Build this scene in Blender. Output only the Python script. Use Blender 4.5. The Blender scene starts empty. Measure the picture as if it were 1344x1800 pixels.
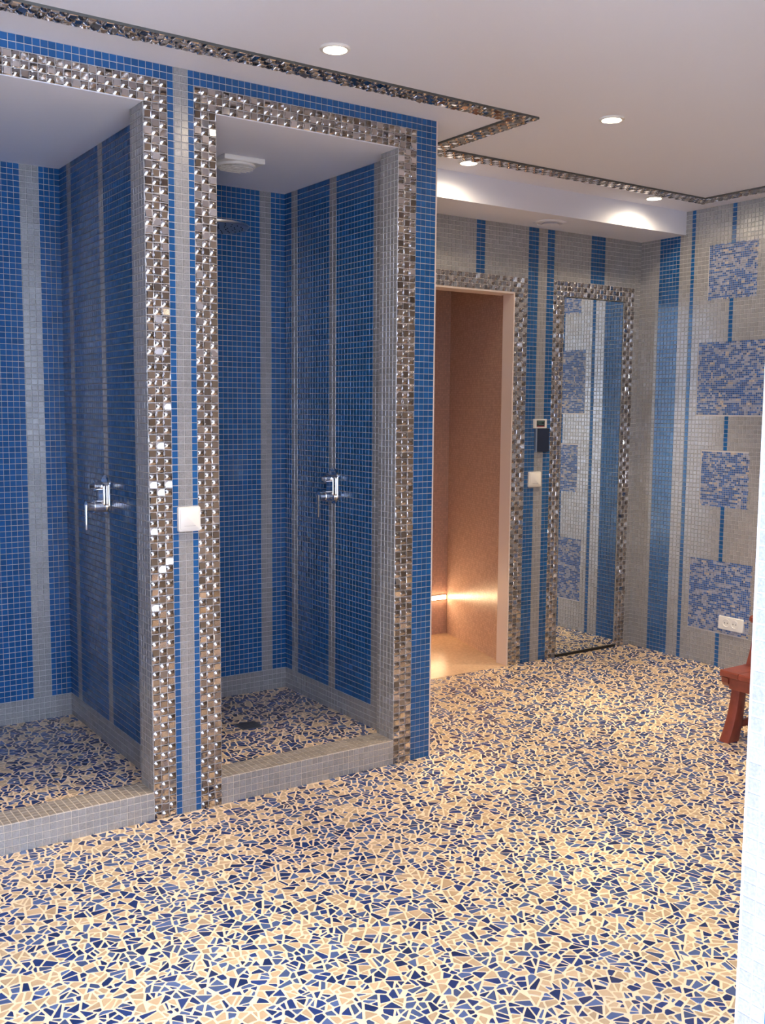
import bpy, bmesh, math, random
import numpy as np
from mathutils import Matrix, Vector

random.seed(7)
rng = np.random.default_rng(7)
scene = bpy.context.scene
C = bpy.context.collection

# ------------------------------------------------------------------ camera
FPX, YAW, PITCH, ROLL = 1775.4, math.radians(34.3735), math.radians(-5.9343), math.radians(0.4415)
CAM = np.array([0.0, 0.0, 1.38])
fw = np.array([math.sin(YAW) * math.cos(PITCH), math.cos(YAW) * math.cos(PITCH), math.sin(PITCH)])
rt = np.array([math.cos(YAW), -math.sin(YAW), 0.0])
up = np.cross(rt, fw)
rt, up = rt * math.cos(ROLL) + up * math.sin(ROLL), -rt * math.sin(ROLL) + up * math.cos(ROLL)
cam_data = bpy.data.cameras.new('camera')
cam_data.sensor_fit = 'HORIZONTAL'
cam_data.sensor_width = 36.0
cam_data.lens = FPX / 1344.0 * 36.0
cam_data.clip_start = 0.02
cam = bpy.data.objects.new('camera', cam_data)
C.objects.link(cam)
M = Matrix.Identity(4)
for i in range(3):
    M[i][0], M[i][1], M[i][2], M[i][3] = rt[i], up[i], -fw[i], CAM[i]
cam.matrix_world = M
scene.camera = cam

# ------------------------------------------------------------------ world, daylight, exposure
world = bpy.data.worlds.new('sky')
scene.world = world
world.use_nodes = True
world.node_tree.nodes['Background'].inputs[0].default_value = (0.62, 0.78, 1.0, 1)
world.node_tree.nodes['Background'].inputs[1].default_value = 6.0
scene.view_settings.view_transform = 'Standard'
scene.view_settings.look = 'None'
scene.view_settings.gamma = 1.0
scene.view_settings.use_curve_mapping = False
scene.view_settings.exposure = 0.22
scene.cycles.use_denoising = True
scene.cycles.denoiser = 'OPENIMAGEDENOISE'
scene.cycles.max_bounces = 8
scene.cycles.diffuse_bounces = 5
scene.cycles.glossy_bounces = 5
scene.cycles.sample_clamp_indirect = 4.0
scene.cycles.caustics_reflective = False
scene.cycles.caustics_refractive = False

WLEFT = (-0.62, 0.48, 0.35, 2.30)         # window in the entrance's left wall: y0, y1, z0, z1
WREAR = (1.00, 2.20, 0.60, 2.25)          # window in the rear wall: x0, x1, z0, z1
XA, YA = -1.5, -1.6                       # left and rear wall of the entrance the camera stands in
DAY_COL = (0.62, 0.78, 1.0)
def daylight(name, sx, sz, loc, rot, watts):
    ld = bpy.data.lights.new(name, 'AREA')
    ld.shape = 'RECTANGLE'
    ld.size, ld.size_y = sx, sz
    ld.color = DAY_COL
    ld.energy = watts
    o = bpy.data.objects.new(name, ld)
    C.objects.link(o)
    o.location = loc
    o.rotation_euler = rot
daylight('daylight_left', WLEFT[1] - WLEFT[0], WLEFT[3] - WLEFT[2], (XA - 0.17, (WLEFT[0] + WLEFT[1]) / 2, (WLEFT[2] + WLEFT[3]) / 2), (math.radians(90), 0, math.radians(-90)), 370)
daylight('daylight_rear', WREAR[1] - WREAR[0], WREAR[3] - WREAR[2], ((WREAR[0] + WREAR[1]) / 2, YA - 0.17, (WREAR[2] + WREAR[3]) / 2), (math.radians(90), 0, 0), 165)
SPOT_W, SPILL_W, SPOT_COL = 96.0, 9.0, (1.0, 0.79, 0.54)

# ------------------------------------------------------------------ measures of the place (metres)
ZC = 2.4417                 # ceiling
YF = 3.109                  # face of the shower front
XE = 2.357                  # its right end
YR = 3.222                  # back of the opening reveals
ZT = 2.322                  # top of the openings and shower ceilings
LO = (0.50, 1.214)          # left opening
RO = (1.460, 2.185)         # right opening
ZS, ZB = 0.095, 0.07        # threshold top, shower floor
LX, LY = (0.436, 1.278), 4.19
RX, RY = (1.396, 2.245), 4.075
YW, XR = 4.01, 4.51         # far wall, right wall
YS, ZSOF = 3.70, 2.318      # soffit front and underside
JX, JY, JT = 1.26, 0.887, 0.29   # corner of the near wall
DX = (2.82, 3.562)          # steam room doorway
DZ = 1.976
P = 0.0228                  # mosaic pitch

# ------------------------------------------------------------------ projection helpers
def proj(pt):
    d = np.asarray(pt, float) - CAM
    w = d @ fw
    w = np.where(w < 0.05, 0.05, w)
    return 672 + FPX * (d @ rt) / w, 900 - FPX * (d @ up) / w

def seen(p):
    x, y, z = p
    if (np.array(p) - CAM) @ fw < 0.2:
        return False
    px, py = proj(p)
    if not (0 <= px <= 1344 and 0 <= py <= 1800):
        return False
    if y > YF + 0.01:
        t = YF / y
        xx, zz = x * t, CAM[2] + (z - CAM[2]) * t
        if xx < XE and not (LO[0] < xx < LO[1] and ZS < zz < ZT) and not (RO[0] < xx < RO[1] and ZS < zz < ZT):
            return False
    if x > JX + 0.01 and y * JX / x < JY - 0.002:
        return False
    return True

# ------------------------------------------------------------------ materials
def mat(name, col, rough=0.5, metal=0.0, spec=0.5, tint=0.0, bump=None, emit=None, coat=0.0, noise=None):
    m = bpy.data.materials.new(name)
    m.use_nodes = True
    nt = m.node_tree
    b = nt.nodes['Principled BSDF']
    b.inputs['Base Color'].default_value = (*col, 1)
    b.inputs['Roughness'].default_value = rough
    b.inputs['Metallic'].default_value = metal
    b.inputs['Specular IOR Level'].default_value = spec
    b.inputs['Coat Weight'].default_value = coat
    b.inputs['Coat Roughness'].default_value = 0.06
    geo = nt.nodes.new('ShaderNodeNewGeometry')
    src = None
    if tint:
        at = nt.nodes.new('ShaderNodeAttribute')
        at.attribute_name = 'tint'
        src = at.outputs['Fac']
        amp = tint
    if noise:
        nz = nt.nodes.new('ShaderNodeTexNoise')
        nz.inputs['Scale'].default_value = noise[0]
        nz.inputs['Detail'].default_value = 3
        nt.links.new(geo.outputs['Position'], nz.inputs['Vector'])
        if src is None:
            src, amp = nz.outputs['Fac'], noise[1]
        else:
            mx = nt.nodes.new('ShaderNodeMath')
            mx.operation = 'MULTIPLY_ADD'
            mx.inputs[1].default_value = noise[1] / amp
            nt.links.new(nz.outputs['Fac'], mx.inputs[0])
            nt.links.new(src, mx.inputs[2])
            ms = nt.nodes.new('ShaderNodeMath')
            ms.operation = 'SUBTRACT'
            ms.inputs[1].default_value = 0.5 * noise[1] / amp
            nt.links.new(mx.outputs[0], ms.inputs[0])
            src = ms.outputs[0]
    if src is not None:
        mr = nt.nodes.new('ShaderNodeMapRange')
        mr.inputs['To Min'].default_value = 1 - amp
        mr.inputs['To Max'].default_value = 1 + amp
        mr.clamp = False
        nt.links.new(src, mr.inputs['Value'])
        vm = nt.nodes.new('ShaderNodeVectorMath')
        vm.operation = 'SCALE'
        vm.inputs[0].default_value = col
        nt.links.new(mr.outputs[0], vm.inputs['Scale'])
        nt.links.new(vm.outputs[0], b.inputs['Base Color'])
    if bump:
        nb = nt.nodes.new('ShaderNodeTexNoise')
        nb.inputs['Scale'].default_value = bump[0]
        nb.inputs['Detail'].default_value = 2
        nt.links.new(geo.outputs['Position'], nb.inputs['Vector'])
        bp = nt.nodes.new('ShaderNodeBump')
        bp.inputs['Strength'].default_value = bump[1]
        bp.inputs['Distance'].default_value = bump[2] if len(bump) > 2 else 0.001
        nt.links.new(nb.outputs['Fac'], bp.inputs['Height'])
        nt.links.new(bp.outputs['Normal'], b.inputs['Normal'])
    if emit:
        b.inputs['Emission Color'].default_value = (*emit[0], 1)
        b.inputs['Emission Strength'].default_value = emit[1]
    return m

def mosaic_mat(name, col, grout, size, axes, rough=0.25):
    """small mosaic too fine to pick apart: brick texture on two world axes"""
    m = bpy.data.materials.new(name)
    m.use_nodes = True
    nt = m.node_tree
    b = nt.nodes['Principled BSDF']
    geo = nt.nodes.new('ShaderNodeNewGeometry')
    sp = nt.nodes.new('ShaderNodeSeparateXYZ')
    nt.links.new(geo.outputs['Position'], sp.inputs[0])
    cb = nt.nodes.new('ShaderNodeCombineXYZ')
    nt.links.new(sp.outputs[axes[0]], cb.inputs[0])
    nt.links.new(sp.outputs[axes[1]], cb.inputs[1])
    br = nt.nodes.new('ShaderNodeTexBrick')
    br.offset = 0.0
    br.inputs['Scale'].default_value = 1.0
    br.inputs['Brick Width'].default_value = size
    br.inputs['Row Height'].default_value = size
    br.inputs['Mortar Size'].default_value = size * 0.06
    br.inputs['Color1'].default_value = (*[c * 0.88 for c in col], 1)
    br.inputs['Color2'].default_value = (*[min(1, c * 1.1) for c in col], 1)
    br.inputs['Mortar'].default_value = (*grout, 1)
    nt.links.new(cb.outputs[0], br.inputs['Vector'])
    nt.links.new(br.outputs['Color'], b.inputs['Base Color'])
    bp = nt.nodes.new('ShaderNodeBump')
    bp.inputs['Strength'].default_value = 0.6
    bp.inputs['Distance'].default_value = 0.001
    bp.invert = True
    nt.links.new(br.outputs['Fac'], bp.inputs['Height'])
    nt.links.new(bp.outputs['Normal'], b.inputs['Normal'])
    b.inputs['Roughness'].default_value = rough
    return m

M_PLASTER = mat('white_plaster', (0.84, 0.86, 0.97), 0.7, bump=(120, 0.15))  # white plaster leaning blue: cool daylight cast put into the colour
M_GROUT = mat('light_grout', (0.52, 0.50, 0.50), 0.85)
M_BANDG = mat('dark_band_grout', (0.10, 0.10, 0.10), 0.8)
M_BLUE = mat('blue_glass', (0.014, 0.10, 0.29), 0.16, spec=0.5, tint=0.15, bump=(60, 0.12))
M_SILVER = mat('silver_glass', (0.41, 0.41, 0.42), 0.22, metal=0.35, tint=0.08, bump=(260, 0.55), noise=(220, 0.35))
M_MIRROR = mat('mirror_glass_tile', (0.60, 0.56, 0.54), 0.08, metal=1.0, tint=0.30)
M_DOME = mat('domed_mirror_tile', (0.42, 0.39, 0.38), 0.07, metal=1.0, tint=0.35)
M_MBLUE = mat('micro_blue', (0.04, 0.12, 0.34), 0.3, tint=0.35)
M_MGREY = mat('micro_grey', (0.31, 0.33, 0.43), 0.3, tint=0.25)
M_MTAN = mat('micro_tan', (0.50, 0.42, 0.36), 0.3, tint=0.2)
M_CREAM = mat('cream_grout', (0.86, 0.68, 0.49), 0.7, noise=(9, 0.06))
M_NAVY = mat('navy_shard', (0.018, 0.038, 0.145), 0.22, tint=0.35, noise=(140, 0.08))
M_SLATE = mat('slate_blue_shard', (0.065, 0.105, 0.24), 0.24, tint=0.30, noise=(140, 0.08))
M_TAUPE = mat('taupe_shard', (0.50, 0.37, 0.24), 0.30, tint=0.18, noise=(160, 0.10))
M_WHITE = mat('white_plastic', (0.86, 0.84, 0.80), 0.35)
M_DARKPL = mat('dark_plastic', (0.012, 0.02, 0.05), 0.25)
M_SCREEN = mat('dark_screen', (0.02, 0.03, 0.035), 0.15)
M_RED = mat('red_print', (0.45, 0.02, 0.05), 0.5)
M_GREEN = mat('dim_digits', (0.10, 0.22, 0.20), 0.5)
M_TREAD = mat('taupe_glass', (0.30, 0.26, 0.22), 0.3, tint=0.15, noise=(220, 0.15))
M_TGROUT = mat('warm_grout', (0.68, 0.60, 0.52), 0.8)
M_SEAM = mat('shadow_gap_grey', (0.35, 0.34, 0.33), 0.6)
M_CHROME = mat('chrome', (0.82, 0.84, 0.87), 0.06, metal=1.0)
M_STEEL = mat('brushed_steel', (0.55, 0.57, 0.60), 0.3, metal=1.0)
M_DRAIN = mat('drain_steel', (0.09, 0.10, 0.13), 0.45, metal=0.3)
M_LOOK = mat('looking_glass', (0.90, 0.93, 0.93), 0.015, metal=1.0)
M_BLACK = mat('black_rubber', (0.012, 0.012, 0.013), 0.5)
M_LINING = mat('pale_door_lining', (0.78, 0.66, 0.60), 0.4)
M_WOOD = mat('red_stained_wood', (0.23, 0.050, 0.030), 0.38, tint=0.0, noise=(26, 0.45), coat=0.25)
M_LAMP = mat('lamp_glow', (1, 1, 1), 0.5, emit=((1.0, 0.86, 0.62), 40))
M_LED = mat('led_glow', (1, 1, 1), 0.5, emit=((1.0, 0.66, 0.36), 36))
M_STEAMW = mosaic_mat('beige_mosaic_x', (0.58, 0.40, 0.33), (0.46, 0.32, 0.26), 0.0125, (1, 2), 0.27)
M_STEAMB = mosaic_mat('beige_mosaic_y', (0.58, 0.40, 0.33), (0.46, 0.32, 0.26), 0.0125, (0, 2), 0.34)
M_STEAMF = mosaic_mat('beige_mosaic_floor', (0.62, 0.43, 0.28), (0.52, 0.38, 0.26), 0.0125, (0, 1), 0.25)
M_MOSX = mosaic_mat('silver_mosaic_x', (0.5, 0.5, 0.5), (0.6, 0.57, 0.55), P, (1, 2))
M_MOSY = mosaic_mat('silver_mosaic_y', (0.5, 0.5, 0.5), (0.6, 0.57, 0.55), P, (0, 2))

m = bpy.data.materials.new('window_pane')
m.use_nodes = True
nt = m.node_tree
nt.nodes.clear()
o_ = nt.nodes.new('ShaderNodeOutputMaterial')
mx = nt.nodes.new('ShaderNodeMixShader')
mx.inputs[0].default_value = 0.06
tr = nt.nodes.new('ShaderNodeBsdfTransparent')
gl = nt.nodes.new('ShaderNodeBsdfGlossy')
gl.inputs['Roughness'].default_value = 0.02
nt.links.new(tr.outputs[0], mx.inputs[1])
nt.links.new(gl.outputs[0], mx.inputs[2])
nt.links.new(mx.outputs[0], o_.inputs[0])
M_PANE = m

# ------------------------------------------------------------------ mesh helpers
def link(name, me, m=None, parent=None):
    o = bpy.data.objects.new(name, me)
    C.objects.link(o)
    if m is not None and me is not None and not me.materials:
        me.materials.append(m)
    if parent is not None:
        o.parent = parent
    return o

def box(bm, x0, x1, y0, y1, z0, z1, bev=0.0, seg=2):
    r = bmesh.ops.create_cube(bm, size=1.0, matrix=Matrix.Translation(((x0 + x1) / 2, (y0 + y1) / 2, (z0 + z1) / 2)) @ Matrix.Diagonal((x1 - x0, y1 - y0, z1 - z0, 1)))
    if bev:
        es = list({e for v in r['verts'] for e in v.link_edges})
        bmesh.ops.bevel(bm, geom=es, offset=bev, segments=seg, affect='EDGES', profile=0.5)

def cyl(bm, a, b, r0, r1=None, n=24):
    a, b = Vector(a), Vector(b)
    d = b - a
    q = Vector((0, 0, 1)).rotation_difference(d.normalized()).to_matrix().to_4x4()
    bmesh.ops.create_cone(bm, cap_ends=True, segments=n, radius1=r0, radius2=r0 if r1 is None else r1, depth=d.length, matrix=Matrix.Translation((a + b) / 2) @ q)

def done(name, bm, m, parent=None, smooth=False):
    bmesh.ops.recalc_face_normals(bm, faces=bm.faces)
    me = bpy.data.meshes.new(name)
    bm.to_mesh(me)
    bm.free()
    if smooth:
        me.polygons.foreach_set('use_smooth', [True] * len(me.polygons))
        try:
            me.set_sharp_from_angle(angle=math.radians(35))
        except Exception:
            pass
    return link(name, me, m, parent)

def boxes(name, lst, m, parent=None, bev=0.0):
    bm = bmesh.new()
    for b in lst:
        box(bm, *b, bev=bev)
    return done(name, bm, m, parent)

def struct(o):
    o['kind'] = 'structure'
    return o

def tag(o, label, cat, group=None):
    o['label'] = label
    o['category'] = cat
    if group:
        o['group'] = group
    return o

def empty(name, loc=(0, 0, 0)):
    o = bpy.data.objects.new(name, None)
    C.objects.link(o)
    o.location = loc
    o.empty_display_size = 0.05
    return o

def loft(bm, rings, cap=True):
    vs = [[bm.verts.new(p) for p in r] for r in rings]
    n = len(rings[0])
    for a, b in zip(vs, vs[1:]):
        for i in range(n):
            bm.faces.new((a[i], a[(i + 1) % n], b[(i + 1) % n], b[i]))
    if cap:
        bm.faces.new(vs[0][::-1])
        bm.faces.new(vs[-1])

def rrect(w, h, r, n=4):
    pts = []
    for cx, cy, a0 in ((w / 2 - r, h / 2 - r, 0), (-w / 2 + r, h / 2 - r, 90), (-w / 2 + r, -h / 2 + r, 180), (w / 2 - r, -h / 2 + r, 270)):
        for k in range(n + 1):
            a = math.radians(a0 + 90 * k / n)
            pts.append((cx + r * math.cos(a), cy + r * math.sin(a)))
    return pts

# ------------------------------------------------------------------ mosaic tiles
TH = 0.0016
KM = {'tread': M_TREAD, 'blue': M_BLUE, 'silver': M_SILVER, 'flat': M_MIRROR, 'dome': M_DOME, 'mblue': M_MBLUE, 'mgrey': M_MGREY, 'mtan': M_MTAN}
PART = {'tread': 'tread_tile', 'blue': 'blue_tile', 'silver': 'silver_tile', 'flat': 'mirror_tile', 'dome': 'mirror_tile'}
TILT = {'tread': 0.01, 'blue': 0.006, 'silver': 0.02, 'flat': 0.075, 'dome': 0.0, 'mblue': 0.01, 'mgrey': 0.01, 'mtan': 0.01}

def tile_unit(kind, w, h):
    """vertices (in metres about the tile's centre) and faces of one tile"""
    if kind == 'dome':
        n = 4
        V, F = [], []
        for j in range(n + 1):
            for i in range(n + 1):
                s, t = i / n * 2 - 1, j / n * 2 - 1
                edge = i in (0, n) or j in (0, n)
                z = 0.0 if edge else 0.0018 + 0.0042 * (1 - s * s) * (1 - t * t)
                V.append((s * w / 2, t * h / 2, z))
        for j in range(n):
            for i in range(n):
                a = j * (n + 1) + i
                F.append((a, a + 1, a + n + 2, a + n + 1))
        return V, F
    b = 0.0020 if kind == 'flat' else 0.0009
    th = TH * (1.6 if kind == 'flat' else 1.0)
    a, c = rng.uniform(-1, 1, 2) * TILT[kind] * (3.0 if kind == 'flat' and rng.random() < 0.3 else 1.0)
    V = [(sx * w / 2, sy * h / 2, 0) for sx, sy in ((-1, -1), (1, -1), (1, 1), (-1, 1))]
    for sx, sy in ((-1, -1), (1, -1), (1, 1), (-1, 1)):
        x, y = sx * (w / 2 - b), sy * (h / 2 - b)
        V.append((x, y, th + a * x + c * y))
    F = [(4, 5, 6, 7), (0, 1, 5, 4), (1, 2, 6, 5), (2, 3, 7, 6), (3, 0, 4, 7)]
    return V, F

def fill_mesh(name, V, F4, mats, midx, tint, smooth):
    me = bpy.data.meshes.new(name)
    nv, nf = len(V), len(F4)
    me.vertices.add(nv)
    me.vertices.foreach_set('co', np.asarray(V, np.float32).ravel())
    me.loops.add(nf * 4)
    me.loops.foreach_set('vertex_index', np.asarray(F4, np.int32).ravel())
    me.polygons.add(nf)
    me.polygons.foreach_set('loop_start', np.arange(0, nf * 4, 4, dtype=np.int32))
    me.polygons.foreach_set('material_index', np.asarray(midx, np.int32))
    me.polygons.foreach_set('use_smooth', np.asarray(smooth, bool))
    for mm in mats:
        me.materials.append(mm)
    at = me.attributes.new('tint', 'FLOAT', 'FACE')
    at.data.foreach_set('value', np.asarray(tint, np.float32))
    me.update(calc_edges=True)
    return me

_variants = {}
def variant(kind, w, h, k):
    key = (kind, round(w, 4), round(h, 4), k)
    if key not in _variants:
        V, F = tile_unit(kind, w, h)
        _variants[key] = fill_mesh(PART[kind], V, F, [KM[kind]], [0] * len(F), [rng.random()] * len(F), [kind == 'dome'] * len(F))
    return _variants[key]

def frame(O, U, V):
    O, U, V = (np.array(q, float) for q in (O, U, V))
    return O, U, V, np.cross(U, V)

def lay(wall, fr, tiles, limit=300, minpx=8.5, joint=0.0022, ju=0.0014, stuff='mosaic_field'):
    """tiles: list of (u0,u1,v0,v1,kind). The ones showing largest become objects, the rest one mesh."""
    O, U, V, N = fr
    cand = {}
    for idx, (u0, u1, v0, v1, k) in enumerate(tiles):
        if k not in PART or limit == 0:
            continue
        c = O + U * (u0 + u1) / 2 + V * (v0 + v1) / 2
        if not seen(c + N * 0.004) or (CAM - c) @ N <= 0:
            continue
        e1, e2 = U * (u1 - u0) / 2, V * (v1 - v0) / 2
        q = [np.array(proj(c + s)) for s in (-e1, e1, -e2, e2)]
        d1, d2 = q[1] - q[0], q[3] - q[2]
        if max(np.hypot(*d1), np.hypot(*d2)) < minpx:
            continue
        cand.setdefault(PART[k], []).append((abs(d1[0] * d2[1] - d1[1] * d2[0]), idx))
    solo = set()
    for k, l in cand.items():
        l.sort(reverse=True)
        solo.update(i for a, i in l[:limit])
    allV, allF, mi, ti, sm = [], [], [], [], []
    names = sorted({t[4] for t in tiles})
    base = 0
    for idx, (u0, u1, v0, v1, k) in enumerate(tiles):
        c = O + U * (u0 + u1) / 2 + V * (v0 + v1) / 2
        w, h = u1 - u0 - min(ju, joint), v1 - v0 - joint
        if idx in solo:
            me = variant(k, w, h, random.randrange(8))
            o = bpy.data.objects.new(PART[k], me)
            C.objects.link(o)
            o.parent = wall
            mm = Matrix.Identity(4)
            for i in range(3):
                mm[i][0], mm[i][1], mm[i][2], mm[i][3] = U[i], V[i], N[i], c[i]
            o.matrix_basis = mm
            continue
        Vl, F = tile_unit(k, w, h)
        Vl = np.array(Vl)
        allV.append(c + Vl[:, :1] * U + Vl[:, 1:2] * V + Vl[:, 2:3] * N)
        allF.append(np.array(F) + base)
        base += len(Vl)
        mi += [names.index(k)] * len(F)
        ti += [rng.random()] * len(F)
        sm += [k == 'dome'] * len(F)
    if allV:
        me = fill_mesh(stuff, np.concatenate(allV), np.concatenate(allF), [KM[n] for n in names], mi, ti, sm)
        o = link(stuff, me, None, wall)
        o['kind'] = 'stuff'

def split(a, b, p=P, n=None):
    n = n or max(1, round((b - a) / p))
    return [(a + (b - a) * i / n, a + (b - a) * (i + 1) / n) for i in range(n)]

def field(segs, v0, v1, over=(), cut=(), n=None):
    """segs: (u0,u1,kind[,ncols]); over: rectangles (u0,u1,v0,v1,kind) replacing tiles; cut: rectangles left out"""
    out = []
    rows = split(v0, v1, P, n)
    for s in segs:
        for a, b in split(s[0], s[1], P, s[3] if len(s) > 3 else None):
            for c, d in rows:
                m_u, m_v = (a + b) / 2, (c + d) / 2
                if any(q[0] < m_u < q[1] and q[2] < m_v < q[3] for q in cut):
                    continue
                k = s[2]
                for q in over:
                    if q[0] < m_u < q[1] and q[2] < m_v < q[3]:
                        k = q[4]
                out.append((a, b, c, d, k))
    return out

def mirrors(u0, u1, v0, v1, nu=None, nv=None, ph=0):
    out = []
    for i, (a, b) in enumerate(split(u0, u1, 0.0252, nu)):
        for j, (c, d) in enumerate(split(v0, v1, 0.0252, nv)):
            out.append((a, b, c, d, 'dome' if (i + j + ph) % 2 else 'flat'))
    return out

def micro(u0, u1, v0, v1):
    out = []
    cols, rows = split(u0, u1, 0.0107), split(v0, v1, 0.0107)
    for c, d in rows:
        i = 0
        while i < len(cols):
            run = random.choice((1, 1, 2, 2, 3))
            k = random.choices(('mblue', 'mgrey', 'mtan'), (0.58, 0.38, 0.04))[0]
            for a, b in cols[i:i + run]:
                out.append((a, b, c, d, k))
            i += run
    return out

# ------------------------------------------------------------------ floor with broken-tile mosaic
floor = struct(boxes('floor', [(-2.4, XR, -1.6, YF, -0.1, 0.0), (XE - 0.12, XR, YF, YW + 0.06, -0.1, 0.0)], M_CREAM))
tag(floor, 'floor of navy, slate blue and taupe broken-tile shards in cream grout', 'floor')

def clip(poly, nx, ny, d):
    out = []
    n = len(poly)
    for i in range(n):
        ax, ay = poly[i]
        bx, by = poly[(i + 1) % n]
        da, db = nx * ax + ny * ay - d, nx * bx + ny * by - d
        if da <= 0:
            out.append((ax, ay))
        if (da < 0 < db) or (db < 0 < da):
            t = da / (da - db)
            out.append((ax + (bx - ax) * t, ay + (by - ay) * t))
    return out

def area(p):
    return 0.5 * abs(sum(p[q - 1][0] * p[q][1] - p[q - 1][1] * p[q][0] for q in range(len(p))))

def inset(poly, g):
    """convex polygon moved in by g on every side"""
    n = len(poly)
    sg = 1 if sum(poly[q - 1][0] * poly[q][1] - poly[q - 1][1] * poly[q][0] for q in range(n)) > 0 else -1
    out = poly
    for i in range(n):
        ax, ay = poly[i]
        bx, by = poly[(i + 1) % n]
        l = math.hypot(bx - ax, by - ay)
        if l < 1e-6:
            continue
        nx, ny = sg * (by - ay) / l, -sg * (bx - ax) / l
        out = clip(out, nx, ny, nx * ax + ny * ay - g)
        if len(out) < 3:
            return None
    return out

def shards(x0, x1, y0, y1, inside, s=0.046, gap=0.0028, seam=0.0, ang=0.0):
    """broken-tile pieces: coarse irregular cells, each cracked into a few angular pieces"""
    ca, sa = math.cos(ang), math.sin(ang)
    nx, ny = int((x1 - x0) / s) + 1, int((y1 - y0) / s) + 1
    j = rng.uniform(0.12, 0.88, (nx, ny, 2))
    pts = np.empty((nx, ny, 2))
    pts[..., 0] = x0 + (np.arange(nx)[:, None] + j[..., 0]) * s
    pts[..., 1] = y0 + (np.arange(ny)[None, :] + j[..., 1]) * s
    L = pts.tolist()
    sheet = lambda x, y: math.floor((-sa * x + ca * y) / seam) if seam else 0
    res = []
    for i in range(nx):
        for k in range(ny):
            px, py = L[i][k]
            if not inside(px, py):
                continue
            R = 2.4 * s
            poly = [(px - R, py - R), (px + R, py - R), (px + R, py + R), (px - R, py + R)]
            sh_ = sheet(px, py)
            nb = []
            for a in range(max(0, i - 3), min(nx, i + 4)):
                La = L[a]
                for b in range(max(0, k - 3), min(ny, k + 4)):
                    if a == i and b == k:
                        continue
                    qx, qy = La[b]
                    if sheet(qx, qy) != sh_:
                        continue
                    nb.append(((qx - px) ** 2 + (qy - py) ** 2, qx, qy))
            nb.sort()
            for d2, qx, qy in nb[:16]:
                l = math.sqrt(d2)
                ux, uy = (qx - px) / l, (qy - py) / l
                poly = clip(poly, ux, uy, ux * px + uy * py + l / 2)
            if seam:
                lo = sh_ * seam
                poly = clip(poly, -sa, ca, lo + seam)
                poly = clip(poly, sa, -ca, -lo)
            for ex, ey, d in ((-1, 0, -x0), (1, 0, x1), (0, -1, -y0), (0, 1, y1)):
                if len(poly) >= 3:
                    poly = clip(poly, ex, ey, d)
            if len(poly) < 3:
                continue
            todo = [poly]
            while todo:
                p = todo.pop()
                A = area(p)
                if A > random.uniform(4.5e-4, 1.1e-3):
                    n = len(p)
                    cx = sum(q[0] for q in p) / n
                    cy = sum(q[1] for q in p) / n
                    dx, dy, far = 1, 0, 0
                    for q in p:
                        for r in p:
                            d = math.dist(q, r)
                            if d > far:
                                far, dx, dy = d, r[0] - q[0], r[1] - q[1]
                    th = math.atan2(dy, dx) + random.gauss(0, 0.42)
                    ux, uy = math.cos(th), math.sin(th)
                    off = ux * cx + uy * cy + random.uniform(-0.16, 0.16) * far
                    p1, p2 = clip(p, ux, uy, off), clip(p, -ux, -uy, -off)
                    if len(p1) >= 3 and len(p2) >= 3 and min(area(p1), area(p2)) > 2.0e-4:
                        todo += [p1, p2]
                        continue
                p = inset(p, gap * random.uniform(0.8, 1.2))
                if p and area(p) > 7e-5:
                    res.append((p, area(p)))
    return res

def shard_geo(poly, z, h=0.0016):
    n = len(poly)
    rp = []
    for i in range(n):
        a, b, c = poly[i - 1], poly[i], poly[(i + 1) % n]
        la, lc = math.dist(a, b), math.dist(b, c)
        if la < 1e-5 or lc < 1e-5:
            continue
        ta, tc = min(0.0016 / la, 0.3), min(0.0016 / lc, 0.3)
        rp.append((b[0] + (a[0] - b[0]) * ta, b[1] + (a[1] - b[1]) * ta))
        rp.append((b[0] + (c[0] - b[0]) * tc, b[1] + (c[1] - b[1]) * tc))
    cx = sum(q[0] for q in rp) / len(rp)
    cy = sum(q[1] for q in rp) / len(rp)
    n = len(rp)
    V = [(x, y, z) for x, y in rp]
    tx, ty = rng.uniform(-0.02, 0.02, 2)
    for x, y in rp:
        r = math.hypot(x - cx, y - cy)
        f = max(0.6, 1 - 0.0010 / max(r, 1e-4))
        X, Y = cx + (x - cx) * f, cy + (y - cy) * f
        V.append((X, Y, z + h + tx * (X - cx) + ty * (Y - cy)))
    F = [tuple(range(n, 2 * n))] + [(i, (i + 1) % n, n + (i + 1) % n, n + i) for i in range(n)]
    return V, F, (cx, cy)

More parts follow.
